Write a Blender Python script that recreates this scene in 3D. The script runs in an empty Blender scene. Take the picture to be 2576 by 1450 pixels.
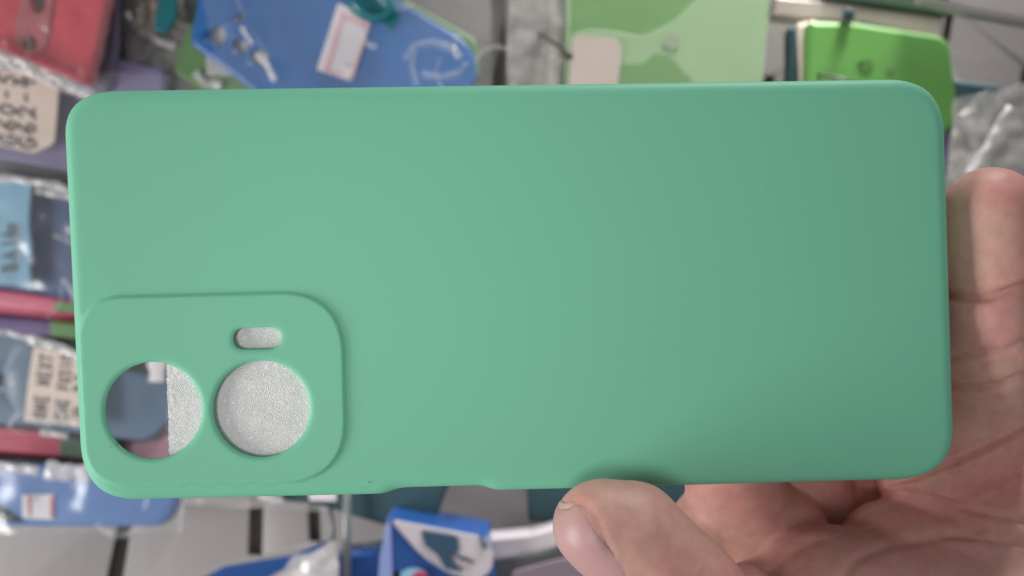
import bpy, bmesh, math, random
import numpy as np
from mathutils import Vector, Matrix, noise
from mathutils.bvhtree import BVHTree
from mathutils.geometry import delaunay_2d_cdt

SC = bpy.context.scene
COL = SC.collection
random.seed(5)

# ------------------------------------------------------------------ camera
# world: X right, Y away from the camera, Z up, metres.  Reference frame width 2576.
K = 1.2 / 2576.0
cam_d = bpy.data.cameras.new('camera')
cam_d.sensor_width = 36.0
cam_d.lens = 30.0
cam_d.clip_start = 0.005
cam_d.clip_end = 50.0
cam_d.dof.use_dof = True
cam_d.dof.focus_distance = 0.160
cam_d.dof.aperture_fstop = 14.5
cam = bpy.data.objects.new('camera', cam_d)
COL.objects.link(cam)
cam.location = (0, 0, 0)
cam.rotation_euler = (math.radians(90), 0, 0)
SC.camera = cam

# ------------------------------------------------------------------ world and lamps
world = bpy.data.worlds.new('World')
SC.world = world
world.use_nodes = True
bg = world.node_tree.nodes['Background']
bg.inputs[0].default_value = (0.93, 0.96, 1.0, 1)
bg.inputs[1].default_value = 0.20


def area(name, loc, target, size, energy, color):
    l = bpy.data.lights.new(name, 'AREA')
    l.shape = 'RECTANGLE'
    l.size, l.size_y = size
    l.energy = energy
    l.color = color
    o = bpy.data.objects.new(name, l)
    COL.objects.link(o)
    o.location = loc
    o.rotation_euler = (Vector(target) - Vector(loc)).to_track_quat('-Z', 'Y').to_euler()
    return o


# key spot, beam narrowed to darken the right side, plus two added wall fills
sl = bpy.data.lights.new('key_spot', 'SPOT')
sl.energy = 4.0
sl.color = (1.0, 0.985, 0.965)
sl.shadow_soft_size = 0.11
sl.spot_size = math.radians(31)
sl.spot_blend = 1.0
so = bpy.data.objects.new('key_spot', sl)
COL.objects.link(so)
so.location = (-0.15, -0.29, -0.07)
so.rotation_euler = (Vector((-0.022, 0.16, 0.002)) - Vector(so.location)).to_track_quat('-Z', 'Y').to_euler()
area('wall_fill_left', (-0.95, -0.12, -0.30), (0.02, 0.46, 0.0), (0.3, 0.6), 7.0, (1.0, 0.99, 0.97))  # added fill that brightens the wall, no fixture of the shop
rl = area('wall_fill_right', (0.35, 0.36, 0.80), (0.15, 0.50, 0.05), (0.5, 0.12), 1.35, (1.0, 0.985, 0.97))  # added fill for the upper right of the wall
rl.data.spread = math.radians(44)
SC.view_settings.view_transform = 'Standard'
SC.view_settings.look = 'None'
SC.view_settings.exposure = 0.18
SC.view_settings.gamma = 1.0


# ------------------------------------------------------------------ helpers
def P(u, v, d):
    """reference-frame point at distance d (mm) in front of the camera -> world metres"""
    d = d * 0.001
    return Vector(((u - 1288) * K * d, d, -(v - 725) * K * d))


def lin(c):
    r = []
    for x in c:
        x /= 255.0
        r.append(x / 12.92 if x <= 0.04045 else ((x + 0.055) / 1.055) ** 2.4)
    return r


def mat(name, rgb, rough=0.5, var=0.06, scale=60.0, bump=0.0, bscale=400.0, gain=1.0, spec=0.5,
        sss=0.0, metal=0.0, coat=0.0, rgb2=None):
    m = bpy.data.materials.new(name)
    m.use_nodes = True
    nt = m.node_tree
    b = nt.nodes['Principled BSDF']
    c = [min(0.95, x * gain) for x in lin(rgb)]
    c2 = [min(0.95, x * gain) for x in lin(rgb2)] if rgb2 else [x * (1 - var * 2) for x in c]
    tc = nt.nodes.new('ShaderNodeTexCoord')
    n = nt.nodes.new('ShaderNodeTexNoise')
    n.inputs['Scale'].default_value = scale
    n.inputs['Detail'].default_value = 5
    nt.links.new(tc.outputs['Object'], n.inputs['Vector'])
    mx = nt.nodes.new('ShaderNodeMix')
    mx.data_type = 'RGBA'
    mx.inputs[6].default_value = (*[min(0.95, x * (1 + (0 if rgb2 else var))) for x in c], 1)
    mx.inputs[7].default_value = (*c2, 1)
    nt.links.new(n.outputs['Fac'], mx.inputs[0])
    nt.links.new(mx.outputs[2], b.inputs['Base Color'])
    b.inputs['Roughness'].default_value = rough
    b.inputs['Specular IOR Level'].default_value = spec
    b.inputs['Metallic'].default_value = metal
    b.inputs['Coat Weight'].default_value = coat
    if sss:
        b.inputs['Subsurface Weight'].default_value = sss
        b.inputs['Subsurface Radius'].default_value = (1.0, 0.35, 0.2)
        b.inputs['Subsurface Scale'].default_value = 0.004
    if bump:
        n2 = nt.nodes.new('ShaderNodeTexNoise')
        n2.inputs['Scale'].default_value = bscale
        n2.inputs['Detail'].default_value = 4
        nt.links.new(tc.outputs['Object'], n2.inputs['Vector'])
        bp = nt.nodes.new('ShaderNodeBump')
        bp.inputs['Strength'].default_value = bump
        bp.inputs['Distance'].default_value = 0.001
        nt.links.new(n2.outputs['Fac'], bp.inputs['Height'])
        nt.links.new(bp.outputs[0], b.inputs['Normal'])
    return m


def film(name, tint=(235, 235, 235), opac=0.045, rough=0.17, bscale=20.0, bstr=0.16):
    """clear crinkled plastic film"""
    m = bpy.data.materials.new(name)
    m.use_nodes = True
    nt = m.node_tree
    b = nt.nodes['Principled BSDF']
    b.inputs['Base Color'].default_value = (*lin(tint), 1)
    b.inputs['Roughness'].default_value = rough
    b.inputs['Specular IOR Level'].default_value = 0.5
    tc = nt.nodes.new('ShaderNodeTexCoord')
    n2 = nt.nodes.new('ShaderNodeTexNoise')
    n2.inputs['Scale'].default_value = bscale
    n2.inputs['Detail'].default_value = 3
    nt.links.new(tc.outputs['Object'], n2.inputs['Vector'])
    bp = nt.nodes.new('ShaderNodeBump')
    bp.inputs['Strength'].default_value = bstr
    bp.inputs['Distance'].default_value = 0.004
    nt.links.new(n2.outputs['Fac'], bp.inputs['Height'])
    nt.links.new(bp.outputs[0], b.inputs['Normal'])
    tr = nt.nodes.new('ShaderNodeBsdfTransparent')
    gl = nt.nodes.new('ShaderNodeBsdfGlossy')
    gl.inputs['Roughness'].default_value = rough
    nt.links.new(bp.outputs[0], gl.inputs['Normal'])
    mx = nt.nodes.new('ShaderNodeMixShader')
    mx.inputs[0].default_value = opac
    nt.links.new(tr.outputs[0], mx.inputs[1])
    nt.links.new(b.outputs[0], mx.inputs[2])
    mx2 = nt.nodes.new('ShaderNodeMixShader')
    mx2.inputs[0].default_value = 0.035
    nt.links.new(mx.outputs[0], mx2.inputs[1])
    nt.links.new(gl.outputs[0], mx2.inputs[2])
    nt.links.new(mx2.outputs[0], nt.nodes['Material Output'].inputs['Surface'])
    return m


def link(name, verts, faces, m, parent=None, smooth=False):
    me = bpy.data.meshes.new(name)
    me.from_pydata([tuple(v) for v in verts], [], [tuple(f) for f in faces])
    me.materials.append(m)
    if smooth:
        me.polygons.foreach_set('use_smooth', [True] * len(me.polygons))
    me.update()
    o = bpy.data.objects.new(name, me)
    COL.objects.link(o)
    if parent:
        o.parent = parent
    return o


def tag(o, label=None, cat=None, group=None, kind=None):
    if label: o['label'] = label
    if cat: o['category'] = cat
    if group: o['group'] = group
    if kind: o['kind'] = kind
    return o


def thing(name, label, cat, base=None, group=None):
    o = bpy.data.objects.new(name, None)
    COL.objects.link(o)
    o.empty_display_size = 0.01
    return tag(o, label, cat, group)


def rounded(pts, rad, n=6):
    """closed polygon with corners rounded by quadratic curves; rad = number or list"""
    out = []
    N = len(pts)
    for i in range(N):
        p = np.array(pts[i], float)
        a = np.array(pts[i - 1], float)
        b = np.array(pts[(i + 1) % N], float)
        r = rad[i] if isinstance(rad, (list, tuple)) else rad
        if r <= 0:
            out.append(tuple(p))
            continue
        la, lb = np.linalg.norm(a - p), np.linalg.norm(b - p)
        A = p + (a - p) / la * min(r, la * .49)
        B = p + (b - p) / lb * min(r, lb * .49)
        for k in range(n + 1):
            t = k / n
            out.append(tuple((1 - t) ** 2 * A + 2 * t * (1 - t) * p + t * t * B))
    return out


def ccw(poly):
    a = sum(poly[i - 1][0] * poly[i][1] - poly[i][0] * poly[i - 1][1] for i in range(len(poly)))
    return list(poly) if a > 0 else list(poly)[::-1]


def inset(poly, r):
    """inset a ccw polygon by r"""
    p = np.array(poly, float)
    d = np.roll(p, -1, 0) - np.roll(p, 1, 0)
    d /= np.linalg.norm(d, axis=1)[:, None] + 1e-12
    nrm = np.stack([-d[:, 1], d[:, 0]], 1)
    return p + nrm * r


def circle(cx, cy, rx, ry=None, n=28, rot=0):
    ry = ry or rx
    out = []
    for i in range(n):
        a = 2 * math.pi * i / n
        x, y = rx * math.cos(a), ry * math.sin(a)
        out.append((cx + x * math.cos(rot) - y * math.sin(rot), cy + x * math.sin(rot) + y * math.cos(rot)))
    return out


def inside(pt, poly):
    x, y = pt
    c = False
    j = len(poly) - 1
    for i in range(len(poly)):
        xi, yi = poly[i]
        xj, yj = poly[j]
        if (yi > y) != (yj > y) and x < (xj - xi) * (y - yi) / (yj - yi) + xi:
            c = not c
        j = i
    return c


def cap(loop, holes):
    """triangulate loop minus holes -> (points2d, tris)"""
    vs, es = [], []
    for lp in [loop] + holes:
        s = len(vs)
        vs += [Vector((float(a), float(b))) for a, b in lp]
        es += [(s + i, s + (i + 1) % len(lp)) for i in range(len(lp))]
    V, E, F, *_ = delaunay_2d_cdt(vs, es, [], 0, 1e-9)
    tr = []
    for f in F:
        c = sum((V[i] for i in f), Vector((0, 0))) / len(f)
        if inside(c, loop) and not any(inside(c, h) for h in holes):
            tr.append(tuple(f))
    return V, tr


def slab(name, poly, d, m, parent=None, thick=8.0, bevel=1.5, rad=0, holes=(), warp=None):
    """solid plate: front face at distance d (mm) outlined by poly (reference px), going back
    by thick (mm), with rounded front edges and real through holes"""
    lp = ccw(rounded(poly, rad) if rad else poly)
    loc = [((u - 1288) * K * d, -(v - 725) * K * d) for u, v in lp]     # mm
    loc = ccw(loc)
    hs = [ccw([((u - 1288) * K * d, -(v - 725) * K * d) for u, v in h]) for h in holes]
    W = warp or (lambda x, z: 0.0)
    V, F = [], []
    prof = [(0, thick), (0, bevel)]
    for k in (1, 2, 3):
        a = k / 3 * math.pi / 2
        prof.append((bevel * (1 - math.cos(a)), bevel * (1 - math.sin(a))))
    n = len(loc)
    last = None
    for ins, dep in prof:
        q = inset(loc, ins) if ins > 0 else np.array(loc)
        V += [(x * .001, (d + dep + W(x, z)) * .001, z * .001) for x, z in q]
        last = q
    for r in range(len(prof) - 1):
        for i in range(n):
            j = (i + 1) % n
            F.append((r * n + i, r * n + j, (r + 1) * n + j, (r + 1) * n + i))
    VV, tr = cap([tuple(p) for p in last], hs)
    s = len(V)
    V += [(p.x * .001, (d + W(p.x, p.y)) * .001, p.y * .001) for p in VV]
    F += [tuple(s + i for i in f) for f in tr]
    for h in hs:
        s = len(V)
        k = len(h)
        V += [(x * .001, d * .001, z * .001) for x, z in h] + [(x * .001, (d + thick) * .001, z * .001) for x, z in h]
        F += [(s + i, s + (i + 1) % k, s + k + (i + 1) % k, s + k + i) for i in range(k)]
    VV, tr = cap(loc, hs)
    s = len(V)
    V += [(p.x * .001, (d + thick) * .001, p.y * .001) for p in VV]
    F += [tuple(s + i for i in f)[::-1] for f in tr]
    o = link(name, V, F, m, parent, smooth=True)
    bm = bmesh.new()
    bm.from_mesh(o.data)
    bmesh.ops.remove_doubles(bm, verts=bm.verts, dist=1e-6)
    bmesh.ops.recalc_face_normals(bm, faces=bm.faces)
    bm.to_mesh(o.data)
    bm.free()
    w = o.modifiers.new('wn', 'WEIGHTED_NORMAL')
    w.keep_sharp = True
    return o


def sheet(name, quad, d, m, parent=None, amp=2.5, freq=0.03, n=64, seed=0, ridge=True, thick=0.05, tilt=(0, 0)):
    """crinkled film between four reference-px corners (tl, tr, br, bl)"""
    V, F = [], []
    q = [np.array(c, float) for c in quad]
    for j in range(n + 1):
        for i in range(n + 1):
            s, t = i / n, j / n
            p = (1 - t) * ((1 - s) * q[0] + s * q[1]) + t * ((1 - s) * q[3] + s * q[2])
            e = 6 * noise.noise(Vector((p[0] * .02, p[1] * .02, seed + 7)))
            u, v = p[0] + e, p[1] + e
            x = Vector((u * freq, v * freq, seed))
            h = noise.noise(x) + .5 * noise.noise(x * 2.1)
            if ridge:
                h = 1 - 2 * abs(h) + .5 * (1 - 2 * abs(noise.noise(x * 2.7)))
            V.append(P(u, v, d + h * amp + tilt[0] * (s - .5) + tilt[1] * (t - .5)))
    for j in range(n):
        for i in range(n):
            a = j * (n + 1) + i
            F.append((a, a + 1, a + n + 2, a + n + 1))
    o = link(name, V, F, m, parent, smooth=True)
    md = o.modifiers.new('s', 'SOLIDIFY')
    md.thickness = thick * .001
    return o


def ribbon(name, pts, w, d, m, parent=None, amp=1.0, seed=0, prof=5, bulge=1.0):
    """puckered strip of folded film along a px polyline, w px wide"""
    pts = [np.array(p, float) for p in pts]
    L = [0]
    for a, b in zip(pts, pts[1:]):
        L.append(L[-1] + np.linalg.norm(b - a))
    N = max(12, int(L[-1] / 5))
    V, F = [], []
    for i in range(N + 1):
        s = L[-1] * i / N
        k = max(j for j in range(len(L) - 1) if L[j] <= s + 1e-9)
        t = (s - L[k]) / (L[k + 1] - L[k])
        p = pts[k] * (1 - t) + pts[k + 1] * t
        dr = (pts[k + 1] - pts[k]) / (L[k + 1] - L[k])
        nr = np.array([-dr[1], dr[0]])
        ww = w * (1 + .35 * noise.noise(Vector((s * .03, seed, 3))))
        off = 5 * noise.noise(Vector((s * .02, seed, 9)))
        for j in range(prof + 1):
            f = j / prof * 2 - 1
            q = p + nr * (f * ww / 2 + off)
            h = -bulge * (1 - f * f) + amp * noise.noise(Vector((s * .03, f * 1.0, seed)))
            V.append(P(q[0], q[1], d + h))
    for i in range(N):
        for j in range(prof):
            a = i * (prof + 1) + j
            F.append((a, a + 1, a + prof + 2, a + prof + 1))
    o = link(name, V, F, m, parent, smooth=True)
    md = o.modifiers.new('s', 'SOLIDIFY')
    md.thickness = .0001
    return o


def tube(name, pts3, r, m, parent=None, n=10, closed=False):
    """round wire through world points (r in mm)"""
    pts3 = [Vector(p) for p in pts3]
    V, F = [], []
    N = len(pts3)
    for i, p in enumerate(pts3):
        a = pts3[(i - 1) % N] if closed else pts3[max(0, i - 1)]
        b = pts3[(i + 1) % N] if closed else pts3[min(N - 1, i + 1)]
        t = (b - a).normalized()
        x = t.cross(Vector((0, 1, 0.01))).normalized()
        y = t.cross(x)
        for k in range(n):
            an = 2 * math.pi * k / n
            V.append(p + (x * math.cos(an) + y * math.sin(an)) * r * .001)
    for i in range(N if closed else N - 1):
        for k in range(n):
            F.append((i * n + k, i * n + (k + 1) % n, ((i + 1) % N) * n + (k + 1) % n, ((i + 1) % N) * n + k))
    if not closed:
        F.append(tuple(range(n))[::-1])
        F.append(tuple((N - 1) * n + k for k in range(n)))
    return link(name, V, F, m, parent, smooth=True)


# hand-drawn letters, unit square, x right and y up
GL = {
    'G': [[(.85, .8), (.5, 1), (.12, .7), (.1, .3), (.45, 0), (.85, .2), (.85, .45), (.5, .45)]],
    '6': [[(.7, 1), (.3, .75), (.12, .3), (.4, 0), (.75, .12), (.78, .4), (.45, .55), (.18, .35)]],
    '2': [[(.15, .75), (.45, 1), (.8, .75), (.6, .4), (.12, .02), (.5, .1), (.95, .02)]],
    '-': [[(.25, .5), (.7, .5)]],
    '4': [[(.35, 1), (.15, .45), (.85, .5)], [(.68, .85), (.62, 0)]],
    '5': [[(.8, 1), (.3, 1), (.22, .58), (.65, .6), (.8, .3), (.5, 0), (.15, .12)]],
    '0': [[(.5, 1), (.15, .7), (.15, .3), (.5, 0), (.82, .3), (.82, .7), (.5, 1)]],
    'O': [[(.5, 1), (.12, .65), (.18, .2), (.55, 0), (.88, .35), (.8, .8), (.5, 1)]],
    'N': [[(.15, 0), (.2, 1), (.75, .05), (.85, 1)]],
    'E': [[(.8, .98), (.2, 1), (.18, .5), (.7, .52)], [(.18, .5), (.2, 0), (.82, .03)]],
    'X': [[(.1, 1), (.9, 0)], [(.85, 1), (.15, 0)]],
    'T': [[(.1, .95), (.92, 1)], [(.5, .98), (.48, 0)]],
    'F': [[(.8, 1), (.2, 1), (.2, 0)], [(.2, .5), (.7, .52)]],
    'U': [[(.15, 1), (.18, .2), (.5, 0), (.8, .2), (.85, 1)]],
    'S': [[(.8, .85), (.5, 1), (.2, .8), (.75, .35), (.5, 0), (.15, .12)]],
    'I': [[(.5, 1), (.5, 0)]],
    '3': [[(.15, .85), (.5, 1), (.75, .75), (.4, .55), (.8, .3), (.5, 0), (.12, .12)]],
    '1': [[(.3, .8), (.5, 1), (.5, 0)]],
    'B': [[(.2, 0), (.2, 1), (.65, .95), (.65, .6), (.2, .52), (.75, .45), (.75, .08), (.2, 0)]],
    'A': [[(.1, 0), (.5, 1), (.9, 0)], [(.28, .35), (.75, .35)]],
    'L': [[(.2, 1), (.2, 0), (.85, .03)]],
    'W': [[(.05, 1), (.3, 0), (.5, .7), (.7, 0), (.95, 1)]],
    ' ': [],
}


def writing(name, text, origin, adv, up, d, wpx, m, parent, jitter=.05):
    """ink strokes: origin px, adv = px vector of one letter cell, up = px vector of letter height"""
    rnd = random.Random(len(text) * 7 + int(origin[0]))
    V, F = [], []
    o = np.array(origin, float)
    A, U = np.array(adv, float), np.array(up, float)
    for i, ch in enumerate(text):
        for st in GL[ch]:
            q = [o + A * (i + .08 + x * .8 + rnd.uniform(-jitter, jitter) * .6) + U * (y + rnd.uniform(-jitter, jitter)) for x, y in st]
            for a, b in zip(q, q[1:]):
                t = (b - a) / (np.linalg.norm(b - a) + 1e-9)
                nn = np.array([-t[1], t[0]]) * wpx / 2
                a2, b2 = a - t * wpx * .4, b + t * wpx * .4
                s = len(V)
                dd = d - .02 * (s % 5)
                for z in (dd, dd + .15):
                    V += [P(*(a2 + nn), z), P(*(a2 - nn), z), P(*(b2 - nn), z), P(*(b2 + nn), z)]
                F += [(s, s + 1, s + 2, s + 3), (s + 4, s + 7, s + 6, s + 5)]
                F += [(s + k, s + 4 + k, s + 4 + (k + 1) % 4, s + (k + 1) % 4) for k in range(4)]
    return link(name, V, F, m, parent)


# ------------------------------------------------------------------ materials
G = 1.35      # display tone -> base colour under this light
M = {}
M['wall'] = mat('painted_panel', (146, 140, 139), .45, .05, 9, .15, 120, G)
M['slot'] = mat('dark_slot', (134, 124, 116), .6, .2, 30, 0, 1, 1.3)
M['red'] = mat('red_silicone', (198, 62, 76), .38, .06, 25, .1, 60, G)
M['redring'] = mat('red_silicone_ring', (172, 92, 98), .4, .06, 25, 0, 1, G)
M['lav'] = mat('lavender_silicone', (126, 118, 152), .45, .10, 14, .1, 60, G)
M['lav_shade'] = mat('shaded_lavender_silicone', (104, 98, 118), .5, .1, 30, 0, 1, G)  # lavender darkened for its shaded side
M['navy'] = mat('navy_silicone', (58, 78, 116), .5, .10, 20, .1, 60, G)
M['slate'] = mat('slate_blue_silicone', (62, 92, 118), .42, .08, 20, .1, 60, G)
M['blue'] = mat('blue_silicone', (46, 98, 158), .3, .08, 14, .15, 40, G)
M['blue2'] = mat('cornflower_silicone', (72, 112, 170), .4, .08, 14, .1, 60, G)
M['pink'] = mat('pink_silicone', (196, 106, 126), .45, .12, 20, 0, 1, G)
M['rose'] = mat('muted_rose_silicone', (150, 112, 124), .45, .12, 20, 0, 1, G)
M['crim'] = mat('crimson_silicone', (164, 60, 82), .42, .15, 20, 0, 1, G)
M['purp'] = mat('purple_silicone', (100, 84, 124), .45, .1, 20, 0, 1, G)
M['leaf'] = mat('green_card', (104, 140, 92), .5, .1, 30, 0, 1, G)
M['dgreen'] = mat('dark_green_card', (66, 88, 72), .5, .2, 30, 0, 1, G)
M['green'] = mat('apple_green_silicone', (90, 134, 70), .4, .07, 12, 0, 1, G)
M['green2'] = mat('bright_green_silicone', (98, 152, 76), .38, .07, 12, 0, 1, G * .95)
M['pale'] = mat('pale_green_insert', (130, 160, 116), .5, .05, 18, 0, 1, G)
M['tealc'] = mat('dark_teal_silicone', (44, 72, 78), .5, .15, 20, 0, 1, G)
M['teal'] = mat('teal_plastic', (30, 104, 112), .3, .15, 40, 0, 1, G)
M['cream'] = mat('cream_card', (222, 200, 186), .6, .03, 60, 0, 1, G)
M['stick'] = mat('white_sticker_and_glare', (214, 208, 212), .45, .03, 80, 0, 1, G)
M['pinkline'] = mat('pink_print', (226, 176, 178), .5, .05, 80, 0, 1, G)
M['redline'] = mat('red_print', (190, 110, 116), .5, .05, 80, 0, 1, G)
M['greyline'] = mat('grey_print', (168, 164, 168), .5, .05, 80, 0, 1, G)
M['ink'] = mat('black_ink', (84, 74, 78), .5, .1, 80, 0, 1, 1)
M['ink2'] = mat('faded_ink', (84, 104, 116), .5, .1, 80, 0, 1, G)
M['sky'] = mat('light_blue_paper', (124, 168, 192), .5, .06, 14, .3, 30, G)
M['lens'] = mat('lens_hole', (172, 170, 168), .4, .05, 60, 0, 1, G)
M['dot'] = mat('dim_logo', (76, 116, 62), .4, .1, 60, 0, 1, G)
M['dot2'] = mat('grey_logo', (130, 146, 118), .4, .1, 60, 0, 1, G)
M['metal'] = mat('dull_metal', (134, 138, 136), .35, .15, 60, 0, 1, G, metal=.5)
M['dmetal'] = mat('dark_metal', (74, 72, 66), .4, .2, 60, 0, 1, 1)
M['beige'] = mat('beige_plastic', (168, 158, 148), .4, .12, 40, .0, 90, G)
M['greyp'] = mat('grey_plastic', (122, 118, 112), .4, .15, 25, .0, 60, G)
M['boxblue'] = mat('box_blue', (32, 72, 132), .35, .1, 14, 0, 1, G)
M['boxblue2'] = mat('box_pale_blue', (128, 142, 190), .35, .1, 14, 0, 1, G)
M['boxwhite'] = mat('box_white', (182, 174, 178), .4, .05, 20, 0, 1, G)
M['boxink'] = mat('box_dark_print', (44, 70, 90), .4, .05, 20, 0, 1, G)
M['charcoal'] = mat('charcoal_card', (76, 77, 80), .5, .15, 14, 0, 1, G)
M['mauve'] = mat('mauve_card', (122, 108, 118), .5, .15, 20, 0, 1, G)
M['film'] = film('clear_film')
M['film2'] = film('hazy_film', (215, 212, 208), .30, .2, 30, .3)
M['filmgreen'] = film('pale_green_film', (190, 215, 175), .5, .3, 20, .1)
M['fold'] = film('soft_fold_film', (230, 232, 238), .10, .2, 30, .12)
M['seam'] = film('glare_fold_film', (240, 236, 236), .5, .2, 30, .15)  # folded film whitened so the tint carries the glare

# ------------------------------------------------------------------ display wall
slots = [
    [(1234, -60), (1274, -60), (1268, 330), (1242, 330)],
    [(338, 1270), (306, 1270), (258, 1500), (304, 1500)],
    [(628, 1230), (664, 1230), (660, 1400), (622, 1400)],
    [(770, 1230), (802, 1230), (808, 1366), (776, 1366)],
    [(1078, 1225), (1094, 1225), (1116, 1330), (1082, 1330)],
    [(2384, 25), (2404, 25), (2386, 130), (2360, 130)],
    [(2572, 170), (2600, 170), (2548, 470), (2516, 470)],
    [(1920, 190), (1950, 190), (1940, 330), (1905, 330)],
]
wall = slab('wall', [(-700, -600), (3300, -600), (3300, 2050), (-700, 2050)], 500, M['wall'], thick=4, bevel=.5,
            holes=[rounded(s, 5) for s in slots])
tag(wall, kind='structure')
back = slab('wall_backing', [(-700, -600), (3300, -600), (3300, 2050), (-700, 2050)], 507, M['slot'], thick=3, bevel=.5)
tag(back, kind='structure')


# ------------------------------------------------------------------ goods on the wall
def bag(label, quad, d, seams=(), m='film', amp=2.5, freq=.03, seed=0, name='plastic_bag', folds=True):
    t = thing(name, label, 'plastic bag', group='clear plastic bags on the display')
    sheet('film', quad, d, M[m], t, amp * .8, freq * .5, seed=seed, ridge=False)
    rr = random.Random(seed * 13 + 1)
    q = [np.array(c, float) for c in quad]
    for k in range(5 if folds else 0):
        s0, t0 = rr.uniform(.3, .95), rr.uniform(.3, .95)
        an, ln = rr.uniform(0, 6.28), rr.uniform(50, 120)
        p = (1 - t0) * ((1 - s0) * q[0] + s0 * q[1]) + t0 * ((1 - s0) * q[3] + s0 * q[2])
        line = [p + ln * f * np.array([math.cos(an + f * .9), math.sin(an + f * .9)]) for f in (0, .33, .66, 1)]
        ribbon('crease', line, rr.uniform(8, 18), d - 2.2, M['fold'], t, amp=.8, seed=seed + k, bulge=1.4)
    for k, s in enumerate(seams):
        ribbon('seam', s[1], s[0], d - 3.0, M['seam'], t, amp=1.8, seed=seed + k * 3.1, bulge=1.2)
    return t


# --- upper left: lavender cases, red case, cream tag
t = thing('phone_case', 'lavender phone case behind the cream tag marked G62', 'phone case', group='phone cases hanging on the display')
slab('body', [(-260, 120), (300, 150), (412, 172), (408, 480), (170, 433), (-260, 352)], 466, M['lav'], t, 9, 2, 14)
t = thing('phone_case', 'lavender phone case edge in painted shade just right of the red case', 'phone case', group='phone cases hanging on the display')
slab('body', [(180, -120), (300, -120), (296, 120), (272, 232), (150, 220)], 462, M['lav_shade'], t, 6, 2, 12)

t = thing('phone_case', 'red phone case with a ringed camera slot, top left corner', 'phone case', group='phone cases hanging on the display')
slab('body', [(-420, -260), (330, -260), (222, 214), (-420, -22)], 448, M['red'], t, 9, 2.2, [20, 20, 30, 20],
     holes=[circle(76, 108, 17, 19), circle(96, 2, 20, 32)])
slab('camera_ring', rounded([(58, -40), (140, -40), (118, 125), (88, 140), (40, 128), (30, 90)], 30), 447, M['redring'], t, 1, .6,
     holes=[circle(76, 108, 19, 21), circle(96, 2, 22, 34)])
slab('lens_backing', [(50, -40), (140, -40), (118, 140), (40, 140)], 452, M['greyp'], t, .8, .2)

t = thing('price_tag', 'cream tag handwritten G62-4G lying on the lavender case', 'tag', group='cream handwritten tags')
slab('card', [(-70, 110), (150, 190), (150, 200), (137, 362), (84, 386), (-70, 352)], 458, M['cream'], t, .8, .2, [0, 14, 5, 16, 10, 0])
writing('writing', 'G62-4G', (89, 382), (-.5, -38), (-44, -9), 457.6, 6.5, M['ink'], t)
writing('writing', 'G60-5G', (40, 374), (-.5, -38), (-42, -8), 457.6, 6.5, M['ink'], t)

bag('crinkled clear bag over the red case with a bright lower seam', [(-300, -200), (330, -200), (235, 262), (-300, 60)], 443,
    [(30, [(-60, 112), (30, 150), (120, 190), (215, 232), (240, 252)]), (16, [(-40, 142), (70, 182), (140, 214)])], seed=1)
bag('clear bag around the lavender case beside the cream tag', [(-260, 150), (430, 190), (420, 500), (-260, 410)], 453,
    [], seed=2, freq=.014, amp=1.2)

# --- middle left: navy case in a light blue sleeve
t = thing('phone_case', 'navy blue phone case sticking out of a light blue sleeve', 'phone case', group='phone cases hanging on the display')
slab('body', [(-260, 430), (60, 455), (420, 545), (420, 800), (60, 738), (-260, 700)], 464, M['navy'], t, 9, 2, 14)
t = thing('paper_sleeve', 'light blue paper sleeve with faded dark lettering over the navy case', 'paper sleeve')
slab('paper', rounded([(-200, 440), (20, 448), (80, 456), (74, 520), (72, 570), (79, 620), (74, 680), (80, 724), (10, 716), (-200, 700)], 8),
     456, M['sky'], t, 2.2, .6)
writing('lettering', 'BAIL', (40, 686), (0, -30), (-34, 3), 455.6, 8, M['ink2'], t, .02)
writing('lettering', 'WWWW', (36, 600), (0, -10), (-18, 2), 455.6, 3.5, M['ink2'], t, .02)
writing('fine_print', 'IIIIIIIII', (52, 668), (0, -12), (-7, 0), 455.6, 5, M['greyline'], t, .02)
bag('clear bag with a creased bright upper seam over the navy case', [(-260, 432), (430, 500), (430, 760), (-260, 700)], 452,
    [(20, [(-40, 446), (40, 452), (110, 462), (200, 484)]), (18, [(90, 476), (150, 492), (210, 508)])], seed=3, freq=.02)

# --- edge-on cases below
def edge_case(label, body, end, mb, mend, d, group='slim cases stacked edge-on at left'):
    t = thing('phone_case', label, 'phone case', group=group)
    slab('body', body, d, M[mb], t, 22, 2.5, 8)
    if end:
        slab('end_panel', end, d - .6, M[mend], t, 20, 1.5, 6)
    return t


edge_case('pink case edge with a grey green end, under the light blue sleeve', [(-200, 700), (60, 735), (260, 775), (260, 800), (140, 792), (-200, 755)],
          [(132, 758), (260, 772), (260, 792), (136, 786)], 'pink', 'leaf', 462)
edge_case('pale pink case edge just above the purple one', [(-200, 752), (60, 772), (260, 810), (260, 836), (130, 812), (-200, 778)], None, 'pink', None, 468)
edge_case('purple case edge with a bright green end', [(-200, 776), (130, 806), (260, 830), (260, 870), (140, 850), (-200, 832)],
          [(122, 806), (260, 826), (260, 868), (126, 846)], 'purp', 'leaf', 463)

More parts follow.
